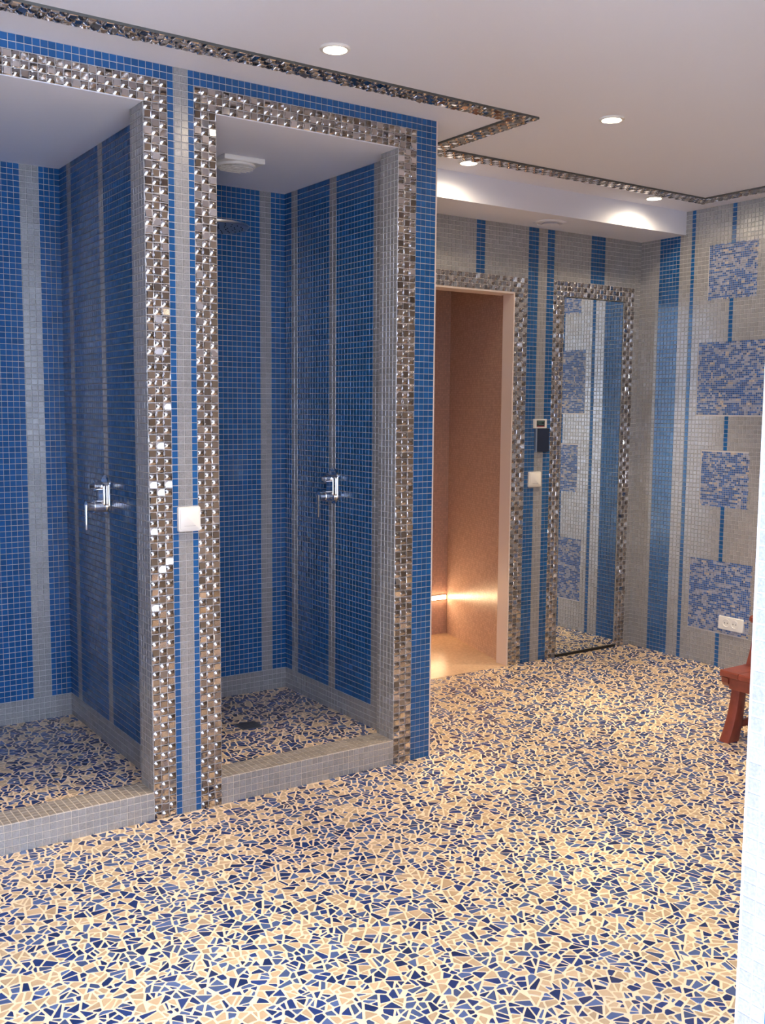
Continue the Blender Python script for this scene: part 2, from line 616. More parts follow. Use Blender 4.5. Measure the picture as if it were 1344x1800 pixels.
SH_M = [M_NAVY, M_SLATE, M_TAUPE]
def lay_shards(parent, cells, z, limit, wts=(0.34, 0.28, 0.38)):
    rank = []
    for i, (poly, A) in enumerate(cells):
        cx = sum(q[0] for q in poly) / len(poly)
        cy = sum(q[1] for q in poly) / len(poly)
        if limit and seen((cx, cy, z + 0.003)):
            d = np.array((cx, cy, z)) - CAM
            w = d @ fw
            rank.append((A * (CAM[2] - z) / np.linalg.norm(d) / w ** 2, i))
    rank.sort(reverse=True)
    solo = {i for a, i in rank[:limit]}
    VV, FF, MI, TI = [], [], [], []
    for i, (poly, A) in enumerate(cells):
        V, F, c = shard_geo(poly, z)
        k = random.choices((0, 1, 2), wts)[0]
        t = random.random()
        if i in solo:
            me = bpy.data.meshes.new('tile_shard')
            me.from_pydata([(x - c[0], y - c[1], q - z) for x, y, q in V], [], F)
            me.materials.append(SH_M[k])
            at = me.attributes.new('tint', 'FLOAT', 'FACE')
            at.data.foreach_set('value', [t] * len(F))
            o = link('tile_shard', me, None, parent)
            o.location = (c[0], c[1], z)
            continue
        b = len(VV)
        VV += V
        FF += [tuple(b + q for q in f) for f in F]
        MI += [k] * len(F)
        TI += [t] * len(F)
    me = bpy.data.meshes.new('shard_field')
    me.from_pydata(VV, [], FF)
    for mm in SH_M:
        me.materials.append(mm)
    me.polygons.foreach_set('material_index', np.array(MI, np.int32))
    at = me.attributes.new('tint', 'FLOAT', 'FACE')
    at.data.foreach_set('value', np.array(TI, np.float32))
    o = link('shard_field', me, None, parent)
    o['kind'] = 'stuff'

def main_floor(x, y):
    if y > YF - 0.004 and x < XE + 0.004:
        return False
    if x > JX - 0.002 and JY - JT < y < JY + 0.004:
        return False
    # what this or a neighbouring viewpoint can see, with a margin
    return x - 0.30 * y > -0.55 and y > 0.75 + 0.1 * x - max(0, 1.5 - x) * 0.0
cells = shards(-0.1, XR, 0.95, YW, main_floor)
lay_shards(floor, cells, 0.0, 300)

# ------------------------------------------------------------------ ceiling, soffit, tile band
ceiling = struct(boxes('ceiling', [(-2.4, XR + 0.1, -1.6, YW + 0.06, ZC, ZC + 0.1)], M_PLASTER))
tag(ceiling, 'smooth white plaster ceiling with recessed downlights', 'ceiling')
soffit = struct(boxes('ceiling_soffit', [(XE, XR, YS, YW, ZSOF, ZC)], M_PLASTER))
tag(soffit, 'white boxed-in soffit above the doorway and the mirror', 'soffit')

BH = 0.008
B1, B2 = (2.845, 2.929), (3.405, 3.489)
BX1, BX2 = (2.545, 2.629), (4.285, 4.369)
band = struct(boxes('trim_1', [(-2.0, BX1[1], *B1, ZC - BH, ZC), (*BX1, B1[1], B2[1], ZC - BH, ZC), (BX1[1], BX2[1], *B2, ZC - BH, ZC), (*BX2, 1.2, B2[0], ZC - BH, ZC)], M_BANDG))
tag(band, 'narrow zigzag band of mirror tiles across the white ceiling', 'ceiling band')
fr_c = frame((0, 0, ZC - BH), (0, 1, 0), (1, 0, 0))     # u = y, v = x, faces down
bt = mirrors(*B1, 0.3, BX1[1], 3) + mirrors(B1[1], B2[0], *BX1, None, 3, 1) + mirrors(*B2, BX1[0], BX2[1], 3) + mirrors(1.3, B2[0], *BX2, None, 3, 1)
lay(band, fr_c, bt, 300, 10)

# ------------------------------------------------------------------ shower front
front = struct(boxes('wall_front', [
    (0.255, LO[0], YF, YR, 0, ZC), (LO[1], RO[0], YF, YR, 0, ZC), (RO[1], XE, YF, YR, 0, ZC),
    (LO[0], LO[1], YF, YR, ZT, ZC), (RO[0], RO[1], YF, YR, ZT, ZC)], M_GROUT))
tag(front, 'mosaic shower front with two openings framed in mirror tiles', 'wall')
frl = struct(boxes('wall_front_left', [(-2.4, 0.255, YF, YR, 0, ZC)], M_MOSY))
tag(frl, 'silver mosaic wall left of the shower openings', 'wall')
fr_f = frame((0, YF, 0), (1, 0, 0), (0, 0, 1))
ZM = ZT + 0.0745
ft = []
ft += mirrors(LO[1], 1.293, 0, ZT, 3) + mirrors(1.383, RO[0], 0, ZT, 3, None, 1) + mirrors(RO[1], 2.267, 0, ZT, 3) + mirrors(0.42, LO[0], 0, ZT, 3)
ft += mirrors(0.42, 1.293, ZT, ZM, None, 3, 1) + mirrors(1.383, 2.267, ZT, ZM, None, 3)
ft += field([(1.293, 1.314, 'blue', 1), (1.314, 1.363, 'silver', 2), (1.363, 1.383, 'blue', 1), (2.267, XE, 'blue', 4), (0.40, 0.42, 'blue', 1), (0.35, 0.40, 'silver', 2), (0.255, 0.35, 'blue', 4)], 0, ZC)
ft += field([(0.42, 1.293, 'blue'), (1.383, 2.267, 'blue')], ZM, ZC, n=2)
lay(front, fr_f, ft, 300)
# outer end of the front wall and the partition behind it
endw = struct(boxes('wall_front_end', [(RX[1], XE, YR, YW + 0.06, 0, ZC)], M_GROUT))
tag(endw, 'narrow mosaic wall end beside the steam room doorway', 'wall')
fr_e = frame((XE, 0, 0), (0, 1, 0), (0, 0, 1))
lay(endw, fr_e, field([(YF, YF + 0.09, 'blue', 4), (YF + 0.09, YW, 'silver')], 0, ZC), 0)
et = struct(boxes('trim_2', [(XE - 0.0015, XE + 0.004, YF - 0.003, YF + 0.004, 0.0, ZC)], M_LINING))
tag(et, 'thin pale corner bead at the right end of the shower front', 'corner bead')

# reveals and thresholds
def reveal(xo, sign, parent):
    if sign < 0:      # faces -x (right jamb of an opening)
        fr = frame((xo, 0, 0), (0, -1, 0), (0, 0, 1))
        t = field([(-YR, -YF, 'silver', 5)], ZS, ZT)
    else:
        fr = frame((xo, 0, 0), (0, 1, 0), (0, 0, 1))
        t = field([(YF, YR, 'silver', 5)], ZS, ZT)
    lay(parent, fr, t, 300 if sign < 0 else 0)
def threshold(x0, x1, name, lab):
    b = struct(boxes(name, [(x0, x1, YF, YR, 0, ZS)], M_TGROUT))
    tag(b, lab, 'threshold')
    cols = split(x0, x1)
    seg = [(x0, x1, 'silver', len(cols))]
    lay(b, frame((0, YF, 0), (1, 0, 0), (0, 0, 1)), field(seg, 0, ZS, n=4), 300)
    lay(b, frame((0, 0, ZS), (1, 0, 0), (0, 1, 0)), field([(x0, x1, 'tread', len(cols))], YF, YR, n=5), 300, 7, 0.003, 0.0028)
reveal(LO[1], -1, front)
reveal(RO[1], -1, front)
reveal(LO[0], 1, front)
reveal(RO[0], 1, front)
threshold(*LO, 'trim_3', 'raised silver mosaic threshold of the left shower')
threshold(*RO, 'trim_4', 'raised silver mosaic threshold of the right shower')

# ------------------------------------------------------------------ shower cubicles
def cubicle(side, X, Y, back_segs, side_ys, lab):
    x0, x1 = X
    fl = struct(boxes('floor_%s_shower' % side, [(x0, x1, YR, Y, -0.05, ZB)], M_CREAM))
    tag(fl, 'shower floor of dark shards and cream grout, %s' % lab, 'floor')
    g = 0.0023
    lay_shards(fl, shards(x0, x1, YR, Y, lambda x, y: True), ZB, 300, (0.50, 0.24, 0.26))
    op = LO if side == 'left' else RO
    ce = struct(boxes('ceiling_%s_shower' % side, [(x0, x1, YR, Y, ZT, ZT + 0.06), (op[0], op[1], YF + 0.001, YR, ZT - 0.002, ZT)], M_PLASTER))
    tag(ce, 'white ceiling of the %s' % lab, 'ceiling')
    bw = struct(boxes('wall_%s_shower_back' % side, [(x0 - 0.03, x1 + 0.03, Y, Y + 0.08, 0, ZT + 0.06)], M_GROUT))
    tag(bw, 'blue mosaic back wall with silver stripe in the %s' % lab, 'wall')
    sk = 0.165
    lay(bw, frame((0, Y, 0), (1, 0, 0), (0, 0, 1)), field(back_segs, sk, ZT) + field([(x0, x1, 'silver')], ZB, sk, n=4), 300)
    # right-hand wall
    sw = struct(boxes('wall_%s_shower_right' % side, [(x1, x1 + 0.058, YR, Y, 0, ZT + 0.06)], M_GROUT))
    tag(sw, 'blue mosaic side wall with two silver stripes in the %s' % lab, 'wall')
    ys = side_ys
    segs = [(-a, -b, k) for a, b, k in ys]
    lay(sw, frame((x1, 0, 0), (0, -1, 0), (0, 0, 1)), field(segs, sk, ZT) + field([(-Y, -YR, 'silver')], ZB, sk, n=4), 300)
    lw = struct(boxes('wall_%s_shower_left' % side, [(x0 - 0.058, x0, YR, Y, 0, ZT + 0.06)], M_GROUT))
    tag(lw, 'blue mosaic left-hand wall of the %s' % lab, 'wall')
    lay(lw, frame((x0, 0, 0), (0, 1, 0), (0, 0, 1)), field([(YR, 3.39, 'silver'), (3.39, Y, 'blue')], sk, ZT) + field([(YR, Y, 'silver')], ZB, sk, n=4), 0)

cubicle('left', LX, LY, [(LX[0], 0.58, 'blue'), (0.58, 0.654, 'silver', 3), (0.654, 1.121, 'blue'), (1.121, 1.195, 'silver', 3), (1.195, LX[1], 'blue', 4)],
        [(LY, 4.093, 'blue'), (4.093, 4.042, 'silver'), (4.042, 3.723, 'blue'), (3.723, 3.674, 'silver'), (3.674, 3.395, 'blue'), (3.395, YR, 'silver')], 'left shower')
cubicle('right', RX, RY, [(RX[0], 1.47, 'blue'), (1.47, 1.523, 'silver', 2), (1.523, 2.121, 'blue'), (2.121, 2.175, 'silver', 2), (2.175, RX[1], 'blue', 3)],
        [(RY, 4.012, 'blue'), (4.012, 3.958, 'silver'), (3.958, 3.689, 'blue'), (3.689, 3.634, 'silver'), (3.634, 3.357, 'blue'), (3.357, YR, 'silver')], 'right shower')

# ------------------------------------------------------------------ far wall with doorway and mirror frame
FT = 0.06
far = struct(boxes('wall_far', [(XE, DX[0], YW, YW + FT, 0, ZC), (DX[1], XR + 0.1, YW, YW + FT, 0, ZC), (DX[0], DX[1], YW, YW + FT, DZ, ZC)], M_GROUT))
tag(far, 'far silver and blue mosaic wall with doorway and mirror', 'wall')
fr_w = frame((0, YW, 0), (1, 0, 0), (0, 0, 1))
MX = (3.911, 4.384)
wt = mirrors(DX[1], 3.652, 0, DZ, 3) + mirrors(2.73, DX[0], 0, DZ, 3) + mirrors(2.73, 3.652, DZ, 2.055, None, 3, 1)
wt += mirrors(3.836, MX[0], 0, 1.981, 3) + mirrors(MX[1], 4.464, 0, 1.981, 3) + mirrors(3.836, 4.464, 1.981, 2.06, None, 3, 1)
wt += field([(XE, 2.73, 'silver'), (3.652, 3.722, 'blue', 3), (3.722, 3.785, 'silver', 3), (3.785, 3.836, 'blue', 2), (4.464, XR, 'silver', 2)], 0, ZSOF)
wt += field([(2.73, 3.300, 'silver'), (3.300, 3.357, 'blue', 2), (3.357, 3.652, 'silver')], 2.055, ZSOF)
wt += field([(3.836, 4.110, 'silver'), (4.110, 4.218, 'blue', 5), (4.218, 4.464, 'silver')], 2.06, ZSOF)
lay(far, fr_w, wt, 300, 9.0)

mir = empty('wall_mirror', (4.1475, YW, 0))
tag(mir, 'tall frameless wall mirror in a mirror-tile surround', 'mirror')
def local(root, o):
    o.parent = root
    o.matrix_parent_inverse = Matrix.Translation(-root.location)
    return o
local(mir, boxes('glass', [(MX[0] + 0.002, MX[1] - 0.016, YW - 0.006, YW - 0.001, 0.016, 1.974)], M_LOOK))
bm = bmesh.new()
x0, x1 = MX[1] - 0.016, MX[1] - 0.001
loft(bm, [[(x0, YW - 0.006, z), (x1, YW - 0.0025, z), (x1, YW - 0.001, z), (x0, YW - 0.001, z)] for z in (0.016, 1.974)])
local(mir, done('bevel_edge', bm, M_LOOK))
o = local(mir, boxes('bottom_channel', [(MX[0], MX[1], YW - 0.012, YW - 0.0005, 0.002, 0.016)], M_BLACK))
o['label'] = 'black channel under the mirror'
local(mir, boxes('top_seal', [(MX[0], MX[1], YW - 0.007, YW - 0.0005, 1.974, 1.979)], M_BLACK))

# doorway lining
dr = struct(empty('door_1', ((DX[0] + DX[1]) / 2, YW, 0)))
tag(dr, 'open doorway with pale lining into the glowing steam room', 'doorway')
local(dr, boxes('jamb', [(DX[1] - 0.008, DX[1], YW - 0.003, YW + FT + 0.02, 0, DZ - 0.008)], M_LINING))
local(dr, boxes('jamb', [(DX[0], DX[0] + 0.008, YW - 0.003, YW + FT + 0.02, 0, DZ - 0.008)], M_LINING))
local(dr, boxes('head', [(DX[0], DX[1], YW - 0.003, YW + FT + 0.05, DZ - 0.008, DZ)], M_LINING))

# ------------------------------------------------------------------ steam room
SY = 4.815
def quadwall(name, a, b, z0, z1, th, m, lab):
    bm = bmesh.new()
    a, b = Vector((*a, 0)), Vector((*b, 0))
    n = Vector((-(b - a).y, (b - a).x, 0)).normalized() * th
    loft(bm, [[(a.x, a.y, z), (b.x, b.y, z), ((b + n).x, (b + n).y, z), ((a + n).x, (a + n).y, z)] for z in (z0, z1)])
    o = struct(done(name, bm, m))
    return tag(o, lab, 'wall')
quadwall('wall_steam_right', (3.776 + 0.0, SY), (3.572, YW + FT), 0, 2.15, 0.05, M_STEAMW, 'pinkish beige mosaic side wall inside the steam room')
quadwall('wall_steam_left', (2.81, YW + FT), (2.70, SY), 0, 2.15, 0.05, M_STEAMW, 'beige mosaic wall hidden at the steam room left')
quadwall('wall_steam_back', (2.66, SY), (3.84, SY), 0, 2.15, 0.05, M_STEAMB, 'beige mosaic back wall of the steam room with low light strip')
sf = struct(boxes('floor_steam', [(2.6, 3.86, YW + 0.0, SY + 0.06, -0.1, 0.002)], M_STEAMF))
tag(sf, 'warm beige fine mosaic floor of the steam room', 'floor')
scl = struct(boxes('ceiling_steam', [(2.6, 3.86, YW + FT, SY + 0.06, 2.15, 2.2)], M_STEAMF))
tag(scl, 'beige ceiling of the steam room', 'ceiling')
led = empty('light_strip', (3.2, SY, 0.228))
tag(led, 'glowing warm light strip low on the steam room back wall', 'light')
local(led, boxes('channel', [(2.76, 3.765, SY - 0.006, SY, 0.213, 0.243)], M_STEEL))
local(led, boxes('diffuser', [(2.765, 3.76, SY - 0.012, SY - 0.006, 0.217, 0.239)], M_LED))

# ------------------------------------------------------------------ right wall with stripe column and four mosaic squares
right = struct(boxes('wall_right', [(XR, XR + 0.1, -1.6, YW, 0, ZC)], M_GROUT))
tag(right, 'right-hand silver mosaic wall with blue stripes and four speckled squares', 'wall')
fr_r = frame((XR, 0, 0), (0, -1, 0), (0, 0, 1))
SQ = [(3.24, 3.54, 1.955, 2.245), (3.178, 3.587, 1.352, 1.737), (3.237, 3.54, 0.862, 1.156), (3.19, 3.589, 0.188, 0.575)]
cut = [(-b, -a, c, d) for a, b, c, d in SQ] + [(-YW, -YS, ZSOF, ZC)]
segs = [(-YW, -3.875, 'silver', 6), (-3.875, -3.736, 'blue', 6), (-3.736, -3.661, 'silver', 3), (-3.661, -3.637, 'blue', 1), (-3.637, -3.405, 'silver', 10), (-3.405, -3.379, 'blue', 1), (-3.379, -3.0, 'silver'), (-3.0, -2.2, 'silver')]
rtl = field(segs, 0, ZC, cut=cut)
lay(right, fr_r, rtl, 300, 9.0)
for a, b, c, d in SQ:
    t = micro(-b, -a, c, d)
    lay(right, fr_r, t, 0, joint=0.0014, stuff='speckled_square')
rfar = struct(boxes('trim_5', [(XR - 0.0005, XR, JY, 2.2, 0, ZC)], M_MOSX))
tag(rfar, 'silver mosaic facing on the right wall behind the near wall', 'wall facing')

# ------------------------------------------------------------------ near wall at the right edge of the picture
near = struct(boxes('wall_near', [(JX, XR, JY - JT, JY, 0, ZC)], M_GROUT))
tag(near, 'near wall corner clad in pale silver mosaic at the right edge', 'wall')
fr_n = frame((JX, 0, 0), (0, -1, 0), (0, 0, 1))
u0 = -JY + 0.004
segs, k = [], 0
for c_ in ('silver', 'silver', 'blue', 'silver', 'silver', 'blue', 'silver', 'silver', 'silver', 'silver', 'silver', 'silver'):
    segs.append((u0, u0 + P, c_, 1))
    u0 += P
lay(near, fr_n, field(segs, 0.0, ZC), 300)

# ------------------------------------------------------------------ rest of the room behind the camera
lw = struct(boxes('wall_left', [(-2.5, -2.4, JY - JT, YF, 0, ZC)], M_MOSX))
tag(lw, 'left-hand mosaic wall out of the picture', 'wall')
nl = struct(boxes('wall_near_left', [(-2.5, -0.18, JY - JT, JY, 0, ZC)], M_MOSY))
tag(nl, 'near wall left of the entrance, out of the picture', 'wall')
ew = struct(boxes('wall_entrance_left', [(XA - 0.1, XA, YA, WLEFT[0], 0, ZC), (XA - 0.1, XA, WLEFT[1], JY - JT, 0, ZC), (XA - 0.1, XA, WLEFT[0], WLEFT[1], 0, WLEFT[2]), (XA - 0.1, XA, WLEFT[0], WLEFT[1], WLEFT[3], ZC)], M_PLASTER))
tag(ew, 'white entrance wall with a tall window, behind the camera', 'wall')
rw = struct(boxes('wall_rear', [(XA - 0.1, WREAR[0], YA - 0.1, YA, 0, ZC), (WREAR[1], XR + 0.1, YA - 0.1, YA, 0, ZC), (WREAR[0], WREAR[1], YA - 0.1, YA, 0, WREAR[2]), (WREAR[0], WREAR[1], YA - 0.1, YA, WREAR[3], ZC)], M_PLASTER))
tag(rw, 'white rear wall with a window, behind the camera', 'wall')

def window(name, a, b, z0, z1, at, axis, lab):
    def bx(a0, a1, c0, c1, d):
        return (at - d, at + d, a0, a1, c0, c1) if axis == 'x' else (a0, a1, at - d, at + d, c0, c1)
    mid = (a + b) / 2
    e = struct(empty(name, (at, mid, z0) if axis == 'x' else (mid, at, z0)))
    tag(e, lab, 'window')
    w, d = 0.05, 0.03
    local(e, boxes('window_frame', [bx(a, a + w, z0, z1, d), bx(b - w, b, z0, z1, d), bx(mid - 0.03, mid + 0.03, z0, z1, d), bx(a + w, b - w, z0, z0 + w, d), bx(a + w, b - w, z1 - w, z1, d)], M_WHITE))
    local(e, boxes('pane', [bx(a + w, mid - 0.03, z0 + w, z1 - w, 0.002)], M_PANE))
    local(e, boxes('pane', [bx(mid + 0.03, b - w, z0 + w, z1 - w, 0.002)], M_PANE))
window('window_1', *WLEFT, XA - 0.05, 'x', 'tall two-pane window on the left, behind the camera')
window('window_2', *WREAR, YA - 0.05, 'y', 'two-pane window straight behind the camera')

# ------------------------------------------------------------------ ceiling downlights
def downlight(x, y, lab):
    e = empty('downlight', (x, y, ZC))
    tag(e, lab, 'light', 'recessed ceiling downlights')
    bm = bmesh.new()
    n = 32
    prof = [(0.046, 0.0), (0.046, -0.004), (0.043, -0.007), (0.036, -0.007), (0.034, 0.0)]
    loft(bm, [[(x + r * math.cos(2 * math.pi * i / n), y + r * math.sin(2 * math.pi * i / n), ZC + z) for i in range(n)] for r, z in prof], cap=False)
    local(e, done('ring', bm, M_WHITE, None, True))
    bm = bmesh.new()
    cyl(bm, (x, y, ZC - 0.0005), (x, y, ZC - 0.006), 0.034, 0.030)
    local(e, done('lens', bm, M_LAMP))
    for nm, watts, cone, blend in (('downlight_beam', SPOT_W, 54, 0.6), ('downlight_spill', SPILL_W, 168, 0.6)):
        ld = bpy.data.lights.new(nm, 'SPOT')
        ld.energy = watts
        ld.color = SPOT_COL
        ld.spot_size = math.radians(cone)
        ld.spot_blend = blend
        ld.shadow_soft_size = 0.03
        lo = bpy.data.objects.new(nm, ld)
        C.objects.link(lo)
        lo.location = (x, y, ZC - 0.012)
        local(e, lo)
downlight(1.644, 2.672, 'glowing downlight in the ceiling in front of the right shower')
downlight(2.859, 2.706, 'glowing downlight in mid-ceiling, right of the zigzag corner')
downlight(2.853, 3.528, 'glowing downlight above the doorway, against the soffit')
downlight(4.078, 3.556, 'glowing downlight against the soffit, nearest the right wall')
downlight(4.078, 2.70, 'downlight just outside the picture at the upper right')
downlight(0.43, 2.68, 'downlight just outside the picture at the upper left')
downlight(1.644, 1.46, 'downlight above the near floor, out of the picture')
downlight(2.859, 1.46, 'downlight behind the near wall corner, out of the picture')
downlight(0.43, 1.46, 'downlight above the entrance, out of the picture')

# ------------------------------------------------------------------ shower fittings
def mixer(xw, y, lab):
    e = empty('shower_mixer', (xw, y, 1.04))
    tag(e, lab, 'shower mixer', 'chrome shower mixers')
    bm = bmesh.new()
    for (w, h, r, d0, d1) in ((0.078, 0.150, 0.038, 0.0, 0.009),):
        pr = rrect(w, h, r, 8)
        loft(bm, [[(xw - d, y + a * s, 1.045 + b * s) for a, b in pr] for d, s in ((d0, 1.0), (d1 * 0.6, 1.0), (d1, 0.94))])
    local(e, done('backplate', bm, M_CHROME, None, True))
    bm = bmesh.new()
    pr = rrect(0.056, 0.085, 0.012, 4)
    loft(bm, [[(xw - d, y + a * s, 1.045 + b * s) for a, b in pr] for d, s in ((0.008, 1.0), (0.020, 1.0), (0.024, 0.92))])
    local(e, done('body', bm, M_CHROME, None, True))
    bm = bmesh.new()
    cyl(bm, (xw - 0.008, y, 1.078), (xw - 0.048, y, 1.078), 0.017)
    cyl(bm, (xw - 0.048, y, 1.078), (xw - 0.068, y, 1.078), 0.012, 0.010)
    local(e, done('diverter_knob', bm, M_CHROME, None, True))
    bm = bmesh.new()
    cyl(bm, (xw - 0.010, y, 1.004), (xw - 0.052, y, 1.004), 0.025)
    cyl(bm, (xw - 0.052, y, 1.004), (xw - 0.080, y, 1.004), 0.021, 0.020)
    h = local(e, done('handle', bm, M_CHROME, None, True))
    bm = bmesh.new()
    box(bm, xw - 0.084, xw - 0.074, y - 0.007, y + 0.007, 0.915, 1.012, 0.003)
    lv = done('lever', bm, M_CHROME, None, True)
    lv.parent = h
    lv.matrix_parent_inverse = Matrix.Identity(4)
mixer(LX[1], 3.70, 'chrome lever mixer on the side wall of the left shower')
mixer(RX[1], 3.645, 'chrome lever mixer on the side wall of the right shower')

sh = empty('rain_shower', (1.745, 3.76, 2.085))
tag(sh, 'round flat rain shower head high in the right shower', 'shower head')
bm = bmesh.new()
n = 40
loft(bm, [[(1.745 + r * math.cos(2 * math.pi * i / n), 3.76 + r * math.sin(2 * math.pi * i / n), z) for i in range(n)] for r, z in ((0.142, 2.080), (0.146, 2.084), (0.146, 2.090), (0.10, 2.098), (0.03, 2.104))])
local(sh, done('spray_plate', bm, M_STEEL, None, True))
bm = bmesh.new()
for rr, k in ((0.03, 6), (0.06, 12), (0.09, 18), (0.12, 24)):
    for i in range(k):
        a = 2 * math.pi * i / k
        px_, py_ = 1.745 + rr * math.cos(a), 3.76 + rr * math.sin(a)
        cyl(bm, (px_, py_, 2.080), (px_, py_, 2.077), 0.003, 0.002, 6)
o = local(sh, done('nozzles', bm, M_BLACK))
o['kind'] = 'stuff'
bm = bmesh.new()
cyl(bm, (1.745, 3.76, 2.10), (1.745, 3.76, 2.135), 0.014)
cyl(bm, (1.745, 3.755, 2.145), (1.745, RY, 2.145), 0.010)
cyl(bm, (1.745, 3.76, 2.125), (1.745, 3.76, 2.155), 0.012)
cyl(bm, (1.745, RY - 0.012, 2.145), (1.745, RY, 2.145), 0.028)
local(sh, done('arm', bm, M_CHROME, None, True))

dn = empty('floor_drain', (1.835, 3.645, ZB))
tag(dn, 'square dark floor drain in the right shower', 'drain')
local(dn, boxes('grate', [(1.788, 1.882, 3.601, 3.690, ZB, ZB + 0.0035)], M_DRAIN, None, 0.001))
bm = bmesh.new()
for i in range(6):
    y = 3.613 + i * 0.0128
    box(bm, 1.797, 1.873, y, y + 0.004, ZB + 0.0034, ZB + 0.0038)
local(dn, done('slots', bm, M_BLACK))

vf = empty('extractor_fan', (1.79, 3.64, ZT))
tag(vf, 'white extractor fan grille on the right shower ceiling', 'fan')
local(vf, boxes('frame', [(1.705, 1.876, 3.555, 3.726, ZT - 0.020, ZT)], M_WHITE, None, 0.004))
bm = bmesh.new()
n = 32
loft(bm, [[(1.79 + r * math.cos(2 * math.pi * i / n), 3.64 + r * math.sin(2 * math.pi * i / n), z) for i in range(n)] for r, z in ((0.078, ZT - 0.019), (0.076, ZT - 0.026), (0.070, ZT - 0.029), (0.066, ZT - 0.024))], cap=False)
local(vf, done('rim', bm, M_WHITE, None, True))
for i in range(6):
    yy = -0.05 + i * 0.02
    hw = math.sqrt(0.066 ** 2 - yy ** 2)
    bm = bmesh.new()
    loft(bm, [[(1.79 + s * hw, 3.64 + yy - 0.007, ZT - 0.034), (1.79 + s * hw, 3.64 + yy - 0.005, ZT - 0.036), (1.79 + s * hw, 3.64 + yy + 0.007, ZT - 0.023), (1.79 + s * hw, 3.64 + yy + 0.005, ZT - 0.021)] for s in (-1, 1)])
    local(vf, done('louvre', bm, M_WHITE))

vd = empty('ceiling_vent', (3.655, 3.86, ZSOF))
tag(vd, 'faint round white vent on the underside of the soffit', 'vent')
bm = bmesh.new()
loft(bm, [[(3.655 + r * math.cos(2 * math.pi * i / n), 3.86 + r * math.sin(2 * math.pi * i / n), z) for i in range(n)] for r, z in ((0.085, ZSOF), (0.083, ZSOF - 0.004), (0.066, ZSOF - 0.008), (0.060, ZSOF - 0.002))], cap=False)
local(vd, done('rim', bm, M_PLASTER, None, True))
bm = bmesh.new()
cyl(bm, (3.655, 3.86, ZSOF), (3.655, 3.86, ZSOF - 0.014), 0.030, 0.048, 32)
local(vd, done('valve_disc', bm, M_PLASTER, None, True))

# ------------------------------------------------------------------ switches, controls, outlet
def plate_y(root, name, x, z, w, h, y, d, m, r=0.006):
    bm = bmesh.new()
    pr = rrect(w, h, r, 4)
    loft(bm, [[(x + a * s, y - dd, z + b * s) for a, b in pr] for dd, s in ((0, 1.0), (d * 0.7, 1.0), (d, 0.965))])
    return local(root, done(name, bm, m, None, True))
s1 = empty('light_switch', (1.3475, YF, 1.0065))
tag(s1, 'white square light switch on the pillar between the showers', 'switch', 'white wall switches')
plate_y(s1, 'cover_plate', 1.3475, 1.0065, 0.080, 0.082, YF, 0.011, M_WHITE)
plate_y(s1, 'rocker', 1.3475, 1.0065, 0.066, 0.068, YF - 0.0105, 0.003, M_WHITE, 0.004)
local(s1, boxes('rocker_line', [(1.3475 - 0.020, 1.3475 + 0.020, YF - 0.0139, YF - 0.0134, 0.984, 0.9848)], M_SEAM))
s2 = empty('light_switch', (3.724, YW, 1.0))
tag(s2, 'white light switch right of the steam room doorway', 'switch', 'white wall switches')
plate_y(s2, 'cover_plate', 3.724, 1.0, 0.090, 0.082, YW, 0.011, M_WHITE)
plate_y(s2, 'rocker', 3.724, 1.0, 0.074, 0.066, YW - 0.0105, 0.003, M_WHITE, 0.004)
local(s2, boxes('rocker_line', [(3.724 - 0.020, 3.724 + 0.020, YW - 0.0139, YW - 0.0134, 0.977, 0.9795)], M_SEAM))

tp = empty('thermostat', (3.755, YW, 1.298))
tag(tp, 'small white control panel with dark display above the switch', 'thermostat')
plate_y(tp, 'housing', 3.754, 1.298, 0.092, 0.050, YW, 0.012, M_WHITE, 0.004)
local(tp, boxes('display', [(3.726, 3.782, YW - 0.0135, YW - 0.0115, 1.281, 1.315)], M_SCREEN))
for zz, x0, x1, mm in ((1.309, 3.731, 3.776, M_GREEN), (1.301, 3.731, 3.760, M_GREEN), (1.294, 3.738, 3.776, M_GREEN)):
    o = local(tp, boxes('readout_line', [(x0, x1, YW - 0.0141, YW - 0.0134, zz - 0.0014, zz + 0.0014)], mm))
o = local(tp, boxes('status_line', [(3.728, 3.780, YW - 0.0143, YW - 0.0134, 1.2825, 1.2855)], M_RED))
o['label'] = 'red line along the bottom of the display'
cb = empty('control_box', (3.772, YW, 1.21))
tag(cb, 'dark navy box mounted below the small control panel', 'control box')
plate_y(cb, 'cover', 3.774, 1.209, 0.088, 0.126, YW, 0.014, M_DARKPL, 0.003)
local(cb, boxes('side_rail', [(3.722, 3.729, YW - 0.014, YW - 0.0005, 1.147, 1.272)], M_STEEL))

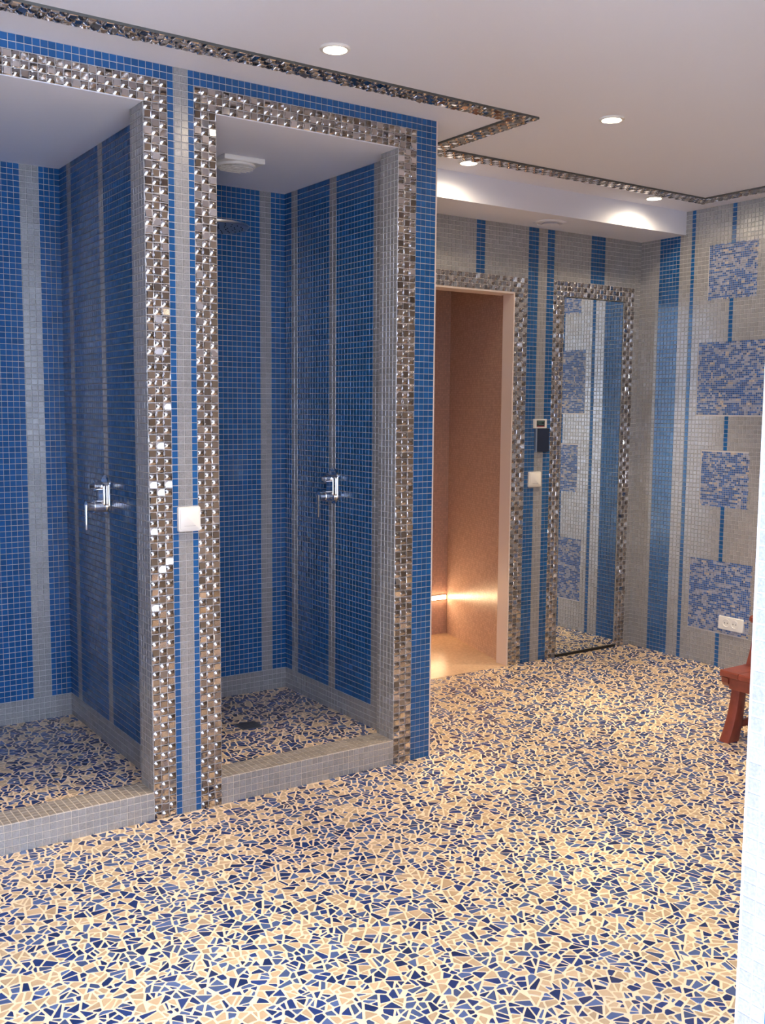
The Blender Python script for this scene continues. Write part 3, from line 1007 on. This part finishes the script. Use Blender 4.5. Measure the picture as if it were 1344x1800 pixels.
ol = empty('power_outlet', (XR, 3.305, 0.248))
tag(ol, 'white double power outlet low on the right wall', 'outlet')
bm = bmesh.new()
pr = rrect(0.156, 0.070, 0.006, 4)
loft(bm, [[(XR - dd, 3.305 + a * s, 0.248 + b * s) for a, b in pr] for dd, s in ((0, 1.0), (0.008, 1.0), (0.011, 0.965))])
local(ol, done('cover_plate', bm, M_WHITE, None, True))
for sy in (-1, 1):
    yc = 3.305 + sy * 0.026
    bm = bmesh.new()
    n = 24
    loft(bm, [[(XR - x, yc + r * math.cos(2 * math.pi * i / n), 0.250 + r * math.sin(2 * math.pi * i / n)) for i in range(n)] for r, x in ((0.0225, 0.0105), (0.0225, 0.0128), (0.0195, 0.0128), (0.0185, 0.0112))])
    sk = local(ol, done('socket', bm, M_WHITE, None, True))
    bm = bmesh.new()
    for q in (-1, 1):
        cyl(bm, (XR - 0.0110, yc + q * 0.0085, 0.250), (XR - 0.0116, yc + q * 0.0085, 0.250), 0.004, None, 10)
    h = done('pin_hole', bm, M_SEAM)
    h.parent = sk
    h.matrix_parent_inverse = Matrix.Identity(4)

# ------------------------------------------------------------------ low wooden chair behind the near wall corner
ch = empty('wooden_chair', (3.68, 2.43, 0))
tag(ch, 'low red-brown wooden chair half hidden by the near wall corner', 'chair')
CX0, CX1, CY0, CY1, CZ = 3.497, 3.90, 2.25, 2.610, 0.30
ny = 4
for i in range(ny):
    a = CY0 + (CY1 - CY0) * i / ny + 0.0012
    b = CY0 + (CY1 - CY0) * (i + 1) / ny - 0.0012
    prof = [(CX0 + 0.000, CZ - 0.006), (CX0 + 0.004, CZ), (CX1, CZ), (CX1, CZ - 0.028), (CX0 + 0.006, CZ - 0.028), (CX0, CZ - 0.022)]
    bm = bmesh.new()
    loft(bm, [[(x, yy, z) for x, z in prof] for yy in (a, b)])
    local(ch, done('seat_plank', bm, M_WOOD))
# aprons under the planks with rounded ends
def apron(yc):
    bm = bmesh.new()
    prof = [(CX0 + 0.004, CZ - 0.029), (CX0 + 0.007, CZ - 0.050), (CX0 + 0.020, CZ - 0.066), (CX0 + 0.045, CZ - 0.076), (CX0 + 0.085, CZ - 0.080), (CX1 - 0.06, CZ - 0.080), (CX1 - 0.02, CZ - 0.066), (CX1, CZ - 0.029)]
    loft(bm, [[(x, yy, z) for x, z in prof] for yy in (yc - 0.016, yc + 0.016)])
    local(ch, done('seat_rail', bm, M_WOOD))
apron(CY1 - 0.022)
apron(CY0 + 0.022)
bm = bmesh.new()
box(bm, CX0 + 0.012, CX0 + 0.040, CY0 + 0.038, CY1 - 0.038, CZ - 0.075, CZ - 0.0285, 0.003)
local(ch, done('front_rail', bm, M_WOOD))
def leg(xt, yt, xb, yb):
    bm = bmesh.new()
    rings = []
    for k in range(9):
        t = k / 8
        z = (CZ - 0.030) * (1 - t)
        e = t ** 2.2
        x, y = xt + (xb - xt) * e, yt + (yb - yt) * e
        w = 0.030 + 0.016 * t ** 2
        d = 0.020 + 0.004 * t
        rings.append([(x + a, y + b, z) for a, b in rrect(2 * w * 0.8, 2 * d, 0.006, 2)])
    loft(bm, rings)
    local(ch, done('leg', bm, M_WOOD, None, True))
LEGS = [(CX0 + 0.066, CY1 - 0.050, CX0 + 0.026, CY1 - 0.040), (CX0 + 0.066, CY0 + 0.060, CX0 + 0.026, CY0 + 0.040), (CX1 - 0.06, CY1 - 0.050, CX1 - 0.02, CY1 - 0.040), (CX1 - 0.06, CY0 + 0.060, CX1 - 0.02, CY0 + 0.040)]
for l in LEGS:
    leg(*l)
for yy in (CY1 - 0.046, CY0 + 0.05):
    bm = bmesh.new()
    box(bm, CX0 + 0.07, CX1 - 0.06, yy - 0.010, yy + 0.010, 0.052, 0.082, 0.004)
    local(ch, done('stretcher', bm, M_WOOD))
# leaning back posts, top rail, arms with rounded ends
for yy in (CY1 - 0.018, CY0 + 0.018):
    bm = bmesh.new()
    loft(bm, [[(x - w, yy - 0.014, z), (x + w, yy - 0.014, z), (x + w, yy + 0.014, z), (x - w, yy + 0.014, z)] for x, z, w in ((3.705, CZ, 0.038), (3.716, 0.36, 0.026), (3.745, 0.48, 0.020), (3.79, 0.62, 0.017))])
    local(ch, done('back_post', bm, M_WOOD))
    bm = bmesh.new()
    rings = []
    for k, (x, r) in enumerate(((3.668, 0.006), (3.671, 0.012), (3.678, 0.016), (3.69, 0.017), (3.72, 0.015), (3.775, 0.014))):
        rings.append([(x, yy + r * math.cos(2 * math.pi * i / 16), 0.497 + r * math.sin(2 * math.pi * i / 16)) for i in range(16)])
    loft(bm, rings)
    local(ch, done('arm', bm, M_WOOD, None, True))
for zz in (0.42, 0.52, 0.60):
    xx = 3.735 + (zz - 0.42) * 0.30
    bm = bmesh.new()
    box(bm, xx - 0.010, xx + 0.010, CY0 + 0.030, CY1 - 0.030, zz - 0.028, zz + 0.028, 0.006)
    local(ch, done('back_slat', bm, M_WOOD))
